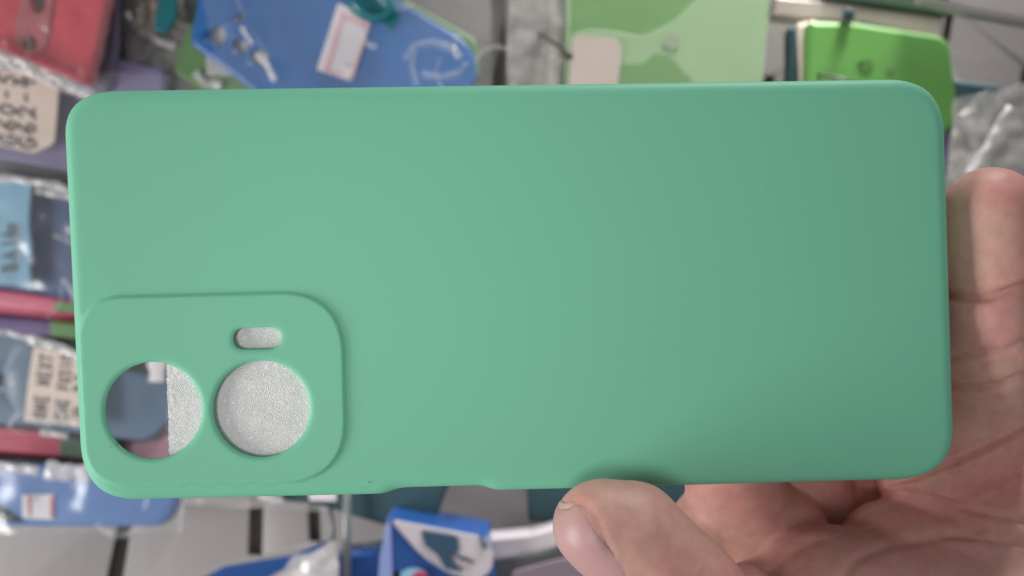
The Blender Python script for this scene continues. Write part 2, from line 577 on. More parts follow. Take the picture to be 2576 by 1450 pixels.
t = thing('phone_case', 'slate blue phone case behind the ONE NEXT tag and camera hole', 'phone case', group='phone cases hanging on the display')
slab('body', [(-260, 820), (60, 842), (200, 882), (318, 937), (432, 964), (428, 1060), (386, 1100), (368, 1112), (250, 1102), (60, 1072), (-260, 1060)], 462, M['slate'], t, 9, 2, 10,
     holes=[circle(-10, 953, 22, 20)])
slab('lens_backing', [(-60, 900), (30, 900), (30, 1000), (-60, 1000)], 472.5, M['stick'], t, .8, .2)
t = thing('phone_case', 'dark grey green case glimpsed at the top of the left camera hole', 'phone case', group='phone cases hanging on the display')
slab('body', [(215, 830), (470, 830), (470, 1010), (230, 980)], 475, M['dgreen'], t, 8, 2, 10)
ribbon('painted_glare', [(392, 900), (396, 930), (394, 962)], 40, 458, M['stick'], t, .6, 8)  # white strip standing in for glare on the plastic
t = thing('price_tag', 'cream tag handwritten ONE NEXT on the slate blue case', 'tag', group='cream handwritten tags')
slab('card', [(84, 872), (250, 902), (262, 1078), (60, 1060), (70, 960)], 455, M['cream'], t, .8, .2, [10, 4, 4, 4, 0])
writing('writing', 'ONE NEXT', (113, 1056), (2.6, -20.5), (-31, -4), 454.6, 4.6, M['ink'], t)
writing('writing', 'ONE FUSION', (165, 1060), (2, -18.5), (-29, -4), 454.6, 4.6, M['ink'], t)
writing('writing', 'G 31', (210, 1050), (1, -28), (-28, -4), 454.6, 4.6, M['ink'], t)
bag('clear bag with a bright folded seam above the ONE NEXT tag', [(-260, 830), (440, 880), (430, 1110), (-260, 1080)], 449,
    [(15, [(-30, 828), (50, 846), (110, 862)]), (24, [(70, 852), (120, 866), (205, 898)]), (16, [(100, 1088), (170, 1098)])], seed=4, freq=.014, amp=1.2)

edge_case('crimson case edge with a dark green end', [(-200, 1056), (60, 1078), (160, 1090), (280, 1108), (300, 1170), (160, 1152), (-200, 1128)],
          [(150, 1094), (300, 1112), (300, 1168), (146, 1148)], 'crim', 'dgreen', 463)
edge_case('rose pink case end seen low in the left camera hole', [(240, 1086), (330, 1108), (440, 1098), (450, 1220), (240, 1180)], None, 'rose', None, 467)
edge_case('pale grey case edge under the crimson one', [(-200, 1138), (280, 1160), (300, 1196), (-200, 1178)], None, 'greyp', None, 470)

t = thing('phone_case', 'cornflower blue phone case with a small square price sticker, bottom left', 'phone case', group='phone cases hanging on the display')
slab('body', [(-260, 1160), (200, 1172), (455, 1200), (436, 1290), (412, 1328), (-260, 1328)], 460, M['blue2'], t, 9, 3, [10, 10, 20, 20, 34, 10])
t = thing('price_sticker', 'small white sticker with pink printing on the cornflower blue case', 'sticker', group='price stickers')
slab('paper', [(54, 1246), (136, 1244), (134, 1308), (56, 1304)], 459.2, M['stick'], t, .5, .15, 3)
slab('print', [(70, 1250), (78, 1250), (78, 1300), (72, 1300)], 458.9, M['redline'], t, .3, .05)
slab('print', [(126, 1250), (134, 1250), (132, 1302), (126, 1302)], 458.9, M['redline'], t, .3, .05)
slab('print', [(80, 1252), (100, 1250), (98, 1256), (82, 1258)], 458.9, M['greyline'], t, .3, .05)
bag('clear bag with painted white glare over the cornflower blue case', [(-260, 1150), (470, 1175), (460, 1340), (-260, 1345)], 451,
    [(26, [(-40, 1172), (40, 1178), (98, 1186)]), (44, [(112, 1180), (150, 1190), (225, 1190)])], seed=5, freq=.018)

# --- top: bag with beige contents, blue case, teal hook
t = thing('accessory_pack', 'crumpled beige and grey plastic pack between red and blue cases', 'pack')
sheet('wrap', [(300, -140), (520, -140), (520, 300), (296, 300)], 482, M['greyp'], t, 4, .02, seed=11, thick=1)
sheet('insert', [(320, -120), (440, -120), (468, 60), (350, 90)], 466, M['beige'], t, 3, .03, seed=12, thick=1)
slab('teal_card', [(398, 0), (442, -40), (446, 40), (420, 84), (384, 76)], 459, M['teal'], t, 2, .8, 14)
bag('loose clear bag with white folds left of the blue case', [(290, -150), (470, -150), (540, 260), (330, 260)], 472,
    [(20, [(316, 30), (360, 84), (440, 118)]), (28, [(490, 180), (520, 206), (556, 216)])], seed=6, m='film2')

t = thing('phone_case', 'pale green phone case peeking out behind the blue case', 'phone case', group='phone cases hanging on the display')
slab('body', [(900, -100), (1040, 10), (1200, 98), (1206, 200), (640, 300), (430, 180), (520, -80)], 470, M['leaf'], t, 6, 2, 20)
t = thing('phone_case', 'glossy blue phone case with three round camera holes, top', 'phone case', group='phone cases hanging on the display')
lens = [circle(549, 88, 20, 24), circle(606, 116, 18, 19), circle(656, 146, 21, 20), circle(604, 42, 11, 12)]
slab('body', [(520, -120), (850, -90), (1188, 108), (1202, 200), (1130, 330), (760, 330), (560, 170), (474, 108)], 456, M['blue'], t, 9, 2.6,
     [40, 30, 60, 40, 40, 20, 10, 20], holes=lens)
slab('lens_backing', [(510, 20), (690, 20), (720, 190), (520, 190)], 458.5, M['lens'], t, .8, .2)
t = thing('price_sticker', 'tall white sticker with a pink border on the glossy blue case', 'sticker', group='price stickers')
slab('paper', [(850, 8), (934, 44), (884, 204), (796, 176)], 455, M['stick'], t, .5, .15, 6)
for q in ([(858, 30), (930, 58), (926, 70), (856, 43)], [(856, 43), (868, 48), (828, 178), (816, 172)],
          [(926, 68), (932, 60), (888, 196), (878, 196)], [(816, 172), (884, 188), (881, 200), (814, 182)]):
    slab('border', q, 454.7, M['pinkline'], t, .3, .05)
slab('print', [(872, 160), (884, 163), (882, 168), (870, 164)], 454.7, M['greyline'], t, .3, .05)
bag('shiny crinkled clear bag over the glossy blue case', [(480, -150), (1300, -150), (1230, 260), (560, 260)], 447,
    [(9, [(606, 66), (622, 92), (634, 112)]), (15, [(644, 134), (668, 160), (692, 204)])],
    seed=7, freq=.012, amp=4)
t = thing('sheen_fold', 'pale film loops added as sheen at the rounded right end of the blue case', 'plastic bag')
ribbon('fold', [(1020, 150), (1040, 118), (1090, 106), (1140, 122), (1158, 146)], 20, 444, M['fold'], t, .6, 41, bulge=1.6)  # pale ribbons added in place of sheen on the film
ribbon('fold', [(1042, 124), (1036, 170), (1050, 214)], 16, 444, M['fold'], t, .6, 42, bulge=1.6)
ribbon('fold', [(1060, 186), (1104, 196), (1160, 184), (1176, 160)], 18, 444, M['fold'], t, .6, 43, bulge=1.6)
t = thing('hang_ring', 'teal plastic ring hooked over the top of the blue case', 'ring')
pts = [P(930 + 50 * math.cos(a) + 16 * math.sin(a), 8 + 40 * math.sin(a), 441) for a in np.linspace(0, 2 * math.pi, 25)[:-1]]
tube('ring', pts, 2.0, M['teal'], t, closed=True)
slab('tab', [(866, -40), (980, -20), (1010, 40), (984, 78), (950, 50), (870, 14)], 446, M['teal'], t, 1.5, .5, 12)

# --- narrow hanging strips between the blue and green cases
t = thing('case_pack', 'narrow grey and cream edge-on pack left of the large green case', 'pack')
slab('body', [(1290, -80), (1396, -80), (1386, 320), (1284, 320)], 478, M['greyp'], t, 10, 3, 8)
slab('edge', [(1388, -80), (1414, -80), (1406, 320), (1376, 320)], 470, M['cream'], t, 14, 2, 4)
sheet('wrap', [(1282, -80), (1420, -80), (1410, 300), (1276, 300)], 466, M['film2'], t, 2, .015, seed=13, ridge=False)
t = thing('display_hook', 'dark wire hook crossing in front of the cream edged pack', 'hook', group='display hooks')
tube('wire', [P(1345, 76, 496), P(1352, 82, 470), P(1380, 100, 452), P(1410, 118, 440), P(1430, 140, 430)], 1.2, M['dmetal'], t)
tube('tip', [P(1418, 126, 438), P(1432, 142, 430)], 2.0, M['dmetal'], t)

# --- large green case with pale pouch shape
t = thing('phone_case', 'large apple green case with a pale pouch stuck across it', 'phone case', group='phone cases hanging on the display')
slab('body', [(1424, -260), (1946, -260), (1934, 40), (1908, 330), (1420, 330)], 462, M['green'], t, 10, 2.5, 12)
slab('pouch', rounded([(1436, 84), (1480, 74), (1540, 76), (1612, 92), (1650, 76), (1700, 50), (1770, -20), (1942, -60), (1932, 60),
                       (1906, 330), (1756, 330), (1600, 330), (1430, 330)], 24), 460, M['pale'], t, 1.2, .6)
slab('emblem', circle(1690, 104, 22, 20, rot=.3), 459.2, M['dot2'], t, .4, .1)
slab('rim', [(1426, -260), (1440, -260), (1432, 330), (1422, 330)], 460.5, M['pale'], t, 2, .8)
slab('opening', rounded([(1557, 160), (1620, 160), (1645, 132), (1685, 141), (1712, 172), (1750, 220), (1750, 340), (1550, 340)], 12), 459.2, M['green'], t, .6, .2)
t = thing('price_sticker', 'square beige sticker low on the large apple green case', 'sticker', group='price stickers')
slab('paper', [(1440, 92), (1462, 88), (1548, 96), (1566, 120), (1544, 300), (1424, 300)], 458, mat('beige_sticker', (184, 170, 160), .5, .05, 60, 0, 1, 1.2), t, .6, .2, 10)
bag('thin clear bag stretched over the large apple green case', [(1420, -150), (1950, -150), (1920, 260), (1420, 260)], 452, [],
    seed=8, freq=.008, amp=2, folds=False)

# --- upper right
t = thing('display_rail', 'pale metal shelf rail crossing the top right corner', 'rail')
slab('rail', [(2320, -90), (2700, -40), (2700, 70), (2440, 24), (2330, -6)], 440, M['wall'], t, 12, 1.5, 4)
t = thing('case_pack', 'dark green topped pack with a pale band above the bright green case', 'pack')
slab('top', [(2060, -60), (2400, -60), (2386, 40), (2240, 18), (2080, -6)], 474, M['dgreen'], t, 10, 2, 6)
slab('band', [(1950, -10), (2100, 4), (2376, 44), (2366, 104), (2180, 64), (1940, 44)], 476, M['beige'], t, 8, 2, 8)
slab('side', [(1984, 70), (2010, 56), (2018, 90), (2012, 330), (1984, 330)], 468, M['tealc'], t, 8, 2.5, 8)
slab('trim', [(2006, 58), (2056, 48), (2052, 110), (2056, 330), (2022, 330)], 466, M['cream'], t, 6, 2, 10)
t = thing('display_hook', 'dark hook end above the bright green case', 'hook', group='display hooks')
tube('wire', [P(2136, 40, 498), P(2134, 34, 452)], 3.0, M['tealc'], t)
t = thing('phone_case', 'bright green case with a small dark round logo, top right', 'phone case', group='phone cases hanging on the display')
slab('body', [(2034, 50), (2150, 54), (2392, 92), (2418, 306), (2200, 480), (2024, 480)], 458, M['green2'], t, 9, 3.4, [14, 0, 34, 18, 20, 20])
slab('logo', circle(2180, 166, 17, 17), 457.4, M['dot'], t, .5, .1)
slab('logo', circle(2164, 160, 6, 8), 457.4, M['dot'], t, .5, .1)
slab('emblem', circle(2242, 172, 10, 12), 457.4, M['leaf'], t, .5, .1)
t = thing('display_hook', 'thin dark wire running along the lower edge of the bright green case', 'hook', group='display hooks')
tube('wire', [P(1998, 176, 480), P(2040, 184, 462), P(2100, 196, 450), P(2190, 216, 446)], .9, M['dmetal'], t)
t = thing('phone_case', 'dark teal phone case corner right of the bright green case', 'phone case', group='phone cases hanging on the display')
slab('body', [(2400, 200), (2520, 214), (2470, 320), (2410, 330)], 474, M['tealc'], t, 9, 2, 10)
t = thing('phone_case', 'lavender phone case sliver right of the held mint case', 'phone case', group='phone cases hanging on the display')
slab('body', [(2250, 306), (2404, 306), (2396, 440), (2250, 440)], 470, M['lav'], t, 9, 2, 14)
t = thing('plastic_bag', 'heap of crumpled clear bags above the finger tip at right', 'plastic bag', group='clear plastic bags on the display')
sheet('film', [(2400, 270), (2620, 210), (2720, 560), (2370, 560)], 462, M['greyp'], t, 6, .010, seed=21, thick=.3)
sheet('film', [(2400, 250), (2620, 200), (2720, 560), (2370, 560)], 448, M['film2'], t, 4, .012, seed=22, ridge=False)
ribbon('seam', [(2440, 440), (2480, 380), (2520, 310), (2545, 270)], 26, 440, M['seam'], t, 2, 5)

# --- bottom, right of the cornflower case
t = thing('phone_case', 'dark teal phone case under the lower edge of the mint case', 'phone case', group='phone cases hanging on the display')
slab('body', [(700, 1130), (1160, 1130), (1086, 1340), (960, 1322), (790, 1270), (700, 1262)], 458, M['tealc'], t, 9, 2.4, 22)
t = thing('price_sticker', 'small pale sticker half hidden under the mint case rim', 'sticker', group='price stickers')
slab('paper', [(776, 1236), (846, 1234), (848, 1262), (778, 1260)], 456.8, M['stick'], t, .5, .15, 3)
t = thing('phone_case', 'dark green grey phone case behind the thumb tip', 'phone case', group='phone cases hanging on the display')
slab('body', [(1318, 1130), (1800, 1130), (1790, 1330), (1330, 1316)], 476, M['tealc'], t, 9, 2.4, 12)
t = thing('display_hook', 'pale vertical wire hanging below the mint case', 'hook', group='display hooks')
tube('wire', [P(872, 1180, 452), P(872, 1330, 450), P(874, 1520, 446)], 2.3, M['metal'], t)
t = thing('display_hook', 'thin grey wire beside the pale vertical one', 'hook', group='display hooks')
tube('wire', [P(822, 1200, 470), P(836, 1330, 466), P(838, 1520, 462)], 1.4, M['metal'], t)
t = thing('plastic_bag', 'clear hanging bag with painted white glints left of the vertical wires', 'plastic bag', group='clear plastic bags on the display')
sheet('film', [(440, 1190), (800, 1200), (830, 1290), (470, 1270)], 462, M['film2'], t, 2, .012, seed=31, ridge=False)
ribbon('seam', [(650, 1250), (690, 1262), (712, 1262)], 14, 455, M['seam'], t, 1, 2)

t = thing('card_strip', 'slim blue pointed strip at the bottom edge', 'card')
slab('strip', [(430, 1500), (560, 1428), (740, 1398), (824, 1360), (800, 1404), (700, 1440), (560, 1520)], 446, M['boxblue'], t, 2, .6, 4)
t = thing('plastic_bag', 'bunched bag end in painted glare white beside the blue strip', 'plastic bag', group='clear plastic bags on the display')
sheet('film', [(740, 1400), (846, 1362), (856, 1520), (640, 1520)], 440, M['seam'], t, 3, .014, seed=33, ridge=False)  # whole sheet tinted white in place of glare
t = thing('product_box', 'small plain blue box left of the large printed box', 'box')
slab('body', [(846, 1400), (930, 1392), (952, 1384), (966, 1392), (966, 1560), (846, 1560)], 452, M['boxblue'], t, 20, 1.5, 4)
slab('flap', [(908, 1378), (948, 1376), (956, 1400), (908, 1404)], 456, M['boxink'], t, 6, 1, 4)

t = thing('product_box', 'blue and white printed box with a dark angular mark', 'box')
slab('front', [(976, 1304), (1110, 1330), (1228, 1352), (1264, 1560), (962, 1560)], 436, M['boxblue'], t, 30, .8, 3)
slab('side', [(956, 1400), (975, 1304), (984, 1330), (990, 1560), (944, 1560)], 435, M['boxblue2'], t, 20, .6, 3)
slab('white_panel', rounded([(980, 1307), (1110, 1332), (1226, 1354), (1242, 1400), (1236, 1440), (1200, 1462), (1130, 1444), (1060, 1398)], 22), 435, M['boxwhite'], t, 1, .3)
slab('mark', rounded([(1058, 1334), (1150, 1350), (1156, 1390), (1130, 1388), (1140, 1418), (1168, 1440), (1120, 1432), (1100, 1396), (1068, 1372)], 8), 434, M['boxink'], t, .5, .15)
slab('mark', rounded([(1118, 1382), (1190, 1412), (1194, 1420), (1160, 1410)], 3), 434, M['boxink'], t, .5, .15)
slab('mark', rounded([(1204, 1346), (1212, 1344), (1226, 1380), (1216, 1384)], 3), 434, M['boxink'], t, .5, .15)
slab('emblem', circle(1040, 1452, 34, 22), 434, M['sky'], t, .5, .15)
slab('emblem', circle(1056, 1452, 20, 14), 433.4, M['crim'], t, .4, .15)

t = thing('product_pack', 'grey pack with charcoal and mauve bands left of the thumb', 'pack')
slab('top_band', [(1216, 1356), (1330, 1346), (1500, 1300), (1520, 1420), (1246, 1450)], 448, M['boxwhite'], t, 14, 1.5, 5)
slab('dark_band', [(1238, 1406), (1360, 1392), (1500, 1340), (1540, 1560), (1262, 1560)], 444, M['charcoal'], t, 3, .8, 5)
slab('mauve_band', [(1290, 1440), (1380, 1414), (1470, 1396), (1500, 1560), (1260, 1560)], 441, M['mauve'], t, 2, .6, 8)

# ------------------------------------------------------------------ the held mint case
a_, b_, c_ = 0.0185, 0.0235, 0.0
ca, sa, cb, sb = math.cos(a_), math.sin(a_), math.cos(b_), math.sin(b_)
Rx = np.array([[1, 0, 0], [0, ca, -sa], [0, sa, ca]])
Ry = np.array([[cb, 0, sb], [0, 1, 0], [-sb, 0, cb]])
RR = Ry @ Rx
T0 = np.array([0.7, 0.0, -161.27])      # camera frame: x right, y up, z towards camera (mm)


def to_local(pts):
    """reference px -> mm on the case's back plane"""
    q = np.array(pts, float)
    d = np.stack([(q[:, 0] - 1288) * K, -(q[:, 1] - 725) * K, -np.ones(len(q))], 1)
    nrm = RR[:, 2]
    t = (T0 @ nrm) / (d @ nrm)
    w = d * t[:, None] - T0
    return (w @ RR)[:, :2]


def case_world(x, y, z):
    p = np.stack([x, y, z], 1) @ RR.T + T0
    return np.stack([p[:, 0], -p[:, 2], p[:, 1]], 1) * .001


def bez(A, C, B, n=18):
    A, C, B = map(np.array, (A, C, B))
    return [tuple((1 - t) ** 2 * A + 2 * t * (1 - t) * C + t * t * B) for t in np.linspace(0, 1, n)]


out_px = (bez((168, 345), (163, 232), (300, 230)) + bez((2232, 202), (2368, 199.5), (2372, 340))
          + bez((2394, 1075), (2395, 1202), (2250, 1206)) + [(1400, 1229.5), (1256, 1233)]
          + bez((1256, 1233), (1236, 1231), (1222, 1224), 5) + bez((1222, 1224), (1212, 1221), (1195, 1221.5), 5)
          + bez((1030, 1226), (1005, 1227), (988, 1234), 5) + bez((988, 1234), (972, 1241), (950, 1242.5), 5)
          + [(900, 1244), (600, 1250.5)]
          + bez((350, 1256), (209, 1259), (205, 1100)))


def resample(poly, step):
    p = np.array(poly, float)
    p = np.vstack([p, p[:1]])
    s = np.concatenate([[0], np.cumsum(np.linalg.norm(np.diff(p, axis=0), axis=1))])
    keep = np.concatenate([[True], np.diff(s) > 1e-9])
    p, s = p[keep], s[keep]
    n = int(s[-1] / step)
    t = np.linspace(0, s[-1], n, endpoint=False)
    return np.stack([np.interp(t, s, p[:, 0]), np.interp(t, s, p[:, 1])], 1)


def pdist(pts, poly):
    """distance of points to a closed polyline"""
    a = poly
    b = np.roll(poly, -1, 0)
    best = np.full(len(pts), 1e9)
    for i in range(0, len(a)):
        ab = b[i] - a[i]
        t = np.clip(((pts - a[i]) @ ab) / (ab @ ab + 1e-12), 0, 1)
        dd = np.sum((pts - a[i] - t[:, None] * ab) ** 2, 1)
        best = np.minimum(best, dd)
    return np.sqrt(best)


def pin(pts, poly):
    c = np.zeros(len(pts), bool)
    j = len(poly) - 1
    for i in range(len(poly)):
        xi, yi = poly[i]
        xj, yj = poly[j]
        m_ = ((yi > pts[:, 1]) != (yj > pts[:, 1])) & (pts[:, 0] < (xj - xi) * (pts[:, 1] - yi) / (yj - yi + 1e-15) + xi)
        c ^= m_
        j = i
    return c


def loc_loop(px, step):
    l = resample(to_local(px), step)
    return np.array(ccw([tuple(p) for p in l]))


OUT = loc_loop([(1288 + (u - 1288) * 1.0145, 725 + (v - 725) * 1.0145) for u, v in out_px], .8)
isl_px = (bez((305, 747), (193, 752), (198, 880)) + bez((210, 1090), (212, 1226), (330, 1223))
          + bez((690, 1216), (872, 1216), (870, 1055)) + bez((866, 895), (862, 735), (705, 737)))
ISL = loc_loop(isl_px, .7)
HOL = [loc_loop(circle(388, 1032, 121.5, n=72), .45), loc_loop(circle(659.5, 1028, 121, n=72), .45),
       loc_loop(rounded([(588.5, 825), (708, 822.5), (708.5, 877.5), (589, 880)], 34, 8), .35)]

RIM = 2.4
pts, cons = [], []
loops = [OUT] + [np.array(h) for h in HOL]
for lp in loops:
    s = len(pts)
    pts += [tuple(p) for p in lp]
    cons += [(s + i, s + (i + 1) % len(lp)) for i in range(len(lp))]
nb = len(OUT)
extra = []
for r in (.05, .15, .32, .6, 1.0, 1.5, 2.1, 2.8, 3.6):
    extra.append(inset(OUT, r))
for h in HOL:
    for r in (.1, .22, .4, .65, 1.0, 1.5):
        extra.append(inset(h, -r))
for r in (-.55, -.35, -.2, -.07, .07, .2, .35, .55, .8):
    extra.append(inset(ISL, r))
extra = extra[-9:] + extra[:-9]
ring = np.vstack(extra)
x0, y0 = OUT.min(0)
x1, y1 = OUT.max(0)
gx, gy = np.meshgrid(np.arange(x0, x1, 1.1), np.arange(y0, y1, 1.1))
grid = np.stack([gx.ravel(), gy.ravel()], 1)
grid = grid[pin(grid, OUT)]
grid = grid[(pdist(grid, OUT) > 4.0)]
for h in HOL:
    grid = grid[~pin(grid, h)]
    grid = grid[pdist(grid, h) > 1.9]
grid = grid[pdist(grid, ISL) > 1.2]
ok = pin(ring, OUT) & (pdist(ring, OUT) > .03)
for h in HOL:
    ok &= ~pin(ring, h) & (pdist(ring, h) > .06)
ring = ring[ok]
cell, keepr = {}, []
for i, (px_, py_) in enumerate(ring):
    kx, ky = int(px_ / .14), int(py_ / .14)
    near = False
    for a in (-1, 0, 1):
        for b in (-1, 0, 1):
            for q in cell.get((kx + a, ky + b), ()):
                if (q[0] - px_) ** 2 + (q[1] - py_) ** 2 < .011:
                    near = True
    if not near:
        cell.setdefault((kx, ky), []).append((px_, py_))
        keepr.append(i)
ring = ring[keepr]
pts += [tuple(p) for p in ring] + [tuple(p) for p in grid]
V2, E2, F2, *_ = delaunay_2d_cdt([Vector((float(a), float(b))) for a, b in pts], cons, [], 0, 1e-7)
V2 = np.array([tuple(v) for v in V2])
cen = np.array([np.mean(V2[list(f)], 0) for f in F2])
keep = pin(cen, OUT)
for h in HOL:
    keep &= ~pin(cen, h)
dist = pdist(V2, OUT)
xx = np.clip(dist, 0, RIM)
z = -RIM + np.sqrt(np.maximum(0, RIM ** 2 - (RIM - xx) ** 2))
z -= .12 * np.clip(1 - dist / 9, 0, 1) ** 2
dis = pdist(V2, ISL) * np.where(pin(V2, ISL), 1, -1)
t = np.clip((dis + .48) / .96, 0, 1)
z += .58 * t * t * (3 - 2 * t) * np.clip(dist / 2.0, 0, 1) ** .7
t = np.clip(1 - np.abs(dis + .6) / .5, 0, 1)
for i, h in enumerate(HOL):
    dh = pdist(V2, h)
    z -= (.42 if i < 2 else .25) * np.clip(1 - dh / 1.0, 0, 1) ** 2.2
tri = [tuple(f) for f, k in zip(F2, keep) if k]
# orient towards the camera
tri2 = []
for f in tri:
    a, b, c = V2[f[0]], V2[f[1]], V2[f[2]]
    tri2.append(f if (b[0] - a[0]) * (c[1] - a[1]) - (b[1] - a[1]) * (c[0] - a[0]) > 0 else f[::-1])
VW = [V2]
ZW = [z]
nV = len(V2)
faces = list(tri2)
# side wall: boundary loop is vertices 0..nb-1 (input order kept)
prev = list(range(nb))
base = V2[:nb]
for ins, dep in ((0, -3.4), (.02, -5.0), (.1, -6.6), (.25, -8.0), (.45, -9.4)):
    q = inset(base, ins)
    cur = list(range(nV, nV + nb))
    VW.append(q)
    ZW.append(np.full(nb, dep))
    nV += nb
    for i in range(nb):
        j = (i + 1) % nb
        faces.append((prev[i], cur[i], cur[j], prev[j]))
    prev = cur
XY = np.vstack(VW)
ZZ = np.concatenate(ZW)

mint = mat('mint_silicone', (127, 207, 172), .55, .012, 30, .012, 2600, 1.0, spec=.38)
M['mint'] = mint
held = thing('phone_case', 'mint green silicone phone case held in the hand, camera cutouts at lower left', 'phone case')
body = link('body', case_world(XY[:, 0], XY[:, 1], ZZ), faces, mint, held, smooth=True)
md = body.modifiers.new('s', 'SOLIDIFY')
md.thickness = .0012
md.offset = -1


# two volume buttons on the lower side wall
def button(u0, u1):
    q = to_local([(u0, 1252.5 - (u0 - 600) * .0215), (u1, 1252.5 - (u1 - 600) * .0215)])
    V, F = [], []
    n = 16
    secs = [(-.6, 0), (-.15, .18), (.05, .32), (.22, .34), (.22, -.4)]
    N = 20
    for i in range(N + 1):
        s = i / N
        p = q[0] * (1 - s) + q[1] * s
        e = min(1, min(s, 1 - s) * 12)
        for oz, od in ((-2.5, -.6), (-2.6, .0), (-2.9, .22), (-3.6, .3), (-4.6, .3), (-5.2, .22), (-5.5, 0), (-5.6, -.6)):
            V.append((p[0], p[1] - (od * e if od > 0 else od), oz))
    k = 8
    for i in range(N):
        for j in range(k - 1):
            a = i * k + j
            F.append((a, a + 1, a + k + 1, a + k))
    F.append(tuple(range(k))[::-1])
    F.append(tuple(N * k + j for j in range(k)))
    V = np.array(V)
    return link('volume_button', case_world(V[:, 0], V[:, 1], V[:, 2]), F, mint, held, smooth=True)


button(657, 775)
button(806, 925)

# white packing foam sheet inside the case
foam_m = bpy.data.materials.new('packing_foam')
foam_m.use_nodes = True
nt = foam_m.node_tree
b = nt.nodes['Principled BSDF']
b.inputs['Roughness'].default_value = .35
b.inputs['Specular IOR Level'].default_value = .8
tc = nt.nodes.new('ShaderNodeTexCoord')
n1 = nt.nodes.new('ShaderNodeTexNoise'); n1.inputs['Scale'].default_value = 900; n1.inputs['Detail'].default_value = 6
n3 = nt.nodes.new('ShaderNodeTexNoise'); n3.inputs['Scale'].default_value = 180; n3.inputs['Detail'].default_value = 3
vo = nt.nodes.new('ShaderNodeTexVoronoi'); vo.inputs['Scale'].default_value = 5200
for n_ in (n1, n3, vo):
    nt.links.new(tc.outputs['Object'], n_.inputs['Vector'])
cr = nt.nodes.new('ShaderNodeValToRGB')
cr.color_ramp.elements[0].position = .3; cr.color_ramp.elements[0].color = (.80, .79, .78, 1)
cr.color_ramp.elements[1].position = .7; cr.color_ramp.elements[1].color = (.88, .87, .86, 1)
ad = nt.nodes.new('ShaderNodeMath'); ad.operation = 'MULTIPLY_ADD'; ad.inputs[1].default_value = .5
nt.links.new(n1.outputs['Fac'], ad.inputs[0])
hm = nt.nodes.new('ShaderNodeMath'); hm.operation = 'MULTIPLY'; hm.inputs[1].default_value = .5
nt.links.new(n3.outputs['Fac'], hm.inputs[0]); nt.links.new(hm.outputs[0], ad.inputs[2])
nt.links.new(ad.outputs[0], cr.inputs[0])
v2 = nt.nodes.new('ShaderNodeTexVoronoi'); v2.inputs['Scale'].default_value = 2600
nt.links.new(tc.outputs['Object'], v2.inputs['Vector'])
sx = nt.nodes.new('ShaderNodeSeparateColor'); nt.links.new(v2.outputs['Color'], sx.inputs[0])
gt = nt.nodes.new('ShaderNodeMath'); gt.operation = 'GREATER_THAN'; gt.inputs[1].default_value = .94
nt.links.new(sx.outputs[0], gt.inputs[0])
lt = nt.nodes.new('ShaderNodeMath'); lt.operation = 'LESS_THAN'; lt.inputs[1].default_value = .06
nt.links.new(sx.outputs[1], lt.inputs[0])
mw = nt.nodes.new('ShaderNodeMix'); mw.data_type = 'RGBA'; mw.inputs[7].default_value = (1, 1, 1, 1)  # random cells turned white to paint in the foam's sparkle
nt.links.new(gt.outputs[0], mw.inputs[0]); nt.links.new(cr.outputs[0], mw.inputs[6])
mg = nt.nodes.new('ShaderNodeMix'); mg.data_type = 'RGBA'; mg.inputs[7].default_value = (.74, .74, .73, 1)
nt.links.new(lt.outputs[0], mg.inputs[0]); nt.links.new(mw.outputs[2], mg.inputs[6])
nt.links.new(mg.outputs[2], b.inputs['Base Color'])
bp = nt.nodes.new('ShaderNodeBump'); bp.inputs['Strength'].default_value = .6; bp.inputs['Distance'].default_value = .00018
nt.links.new(vo.outputs['Distance'], bp.inputs['Height']); nt.links.new(bp.outputs[0], b.inputs['Normal'])

ft = thing('foam_sheet', 'white sparkly packing foam sheet inside the mint case, seen through its cutouts', 'foam')
L0 = to_local([(409, 760), (424, 1235), (2350, 1180), (2330, 240)])
V, F = [], []
NX, NY = 160, 90
rnd = random.Random(3)
for j in range(NY + 1):
    tt = j / NY
    l = L0[0] * (1 - tt) + L0[1] * tt
    r = L0[3] * (1 - tt) + L0[2] * tt
    jit = noise.noise(Vector((j * .9, 1, 2))) * .18 + rnd.uniform(-.08, .08)
    for i in range(NX + 1):
        s = (i / NX) ** 1.6
        p = l * (1 - s) + r * s
        x = p[0] + jit * (1 - s) ** 60
        V.append((x, p[1], -1.38 + .08 * noise.noise(Vector((x * .25, p[1] * .25, 0))) + .06 * noise.noise(Vector((x * 1.4, p[1] * 1.4, 5)))))
for j in range(NY):
    for i in range(NX):
        a = j * (NX + 1) + i
        F.append((a, a + NX + 1, a + NX + 2, a + 1))
V = np.array(V)
iw = np.clip((pdist(V[:, :2], ISL) * np.where(pin(V[:, :2], ISL), 1, -1) - .6) / 1.5, 0, 1)
V[:, 2] += .5 * iw
fo = link('foam', case_world(V[:, 0], V[:, 1], V[:, 2]), F, foam_m, ft, smooth=True)
md = fo.modifiers.new('s', 'SOLIDIFY'); md.thickness = .0012; md.offset = -1

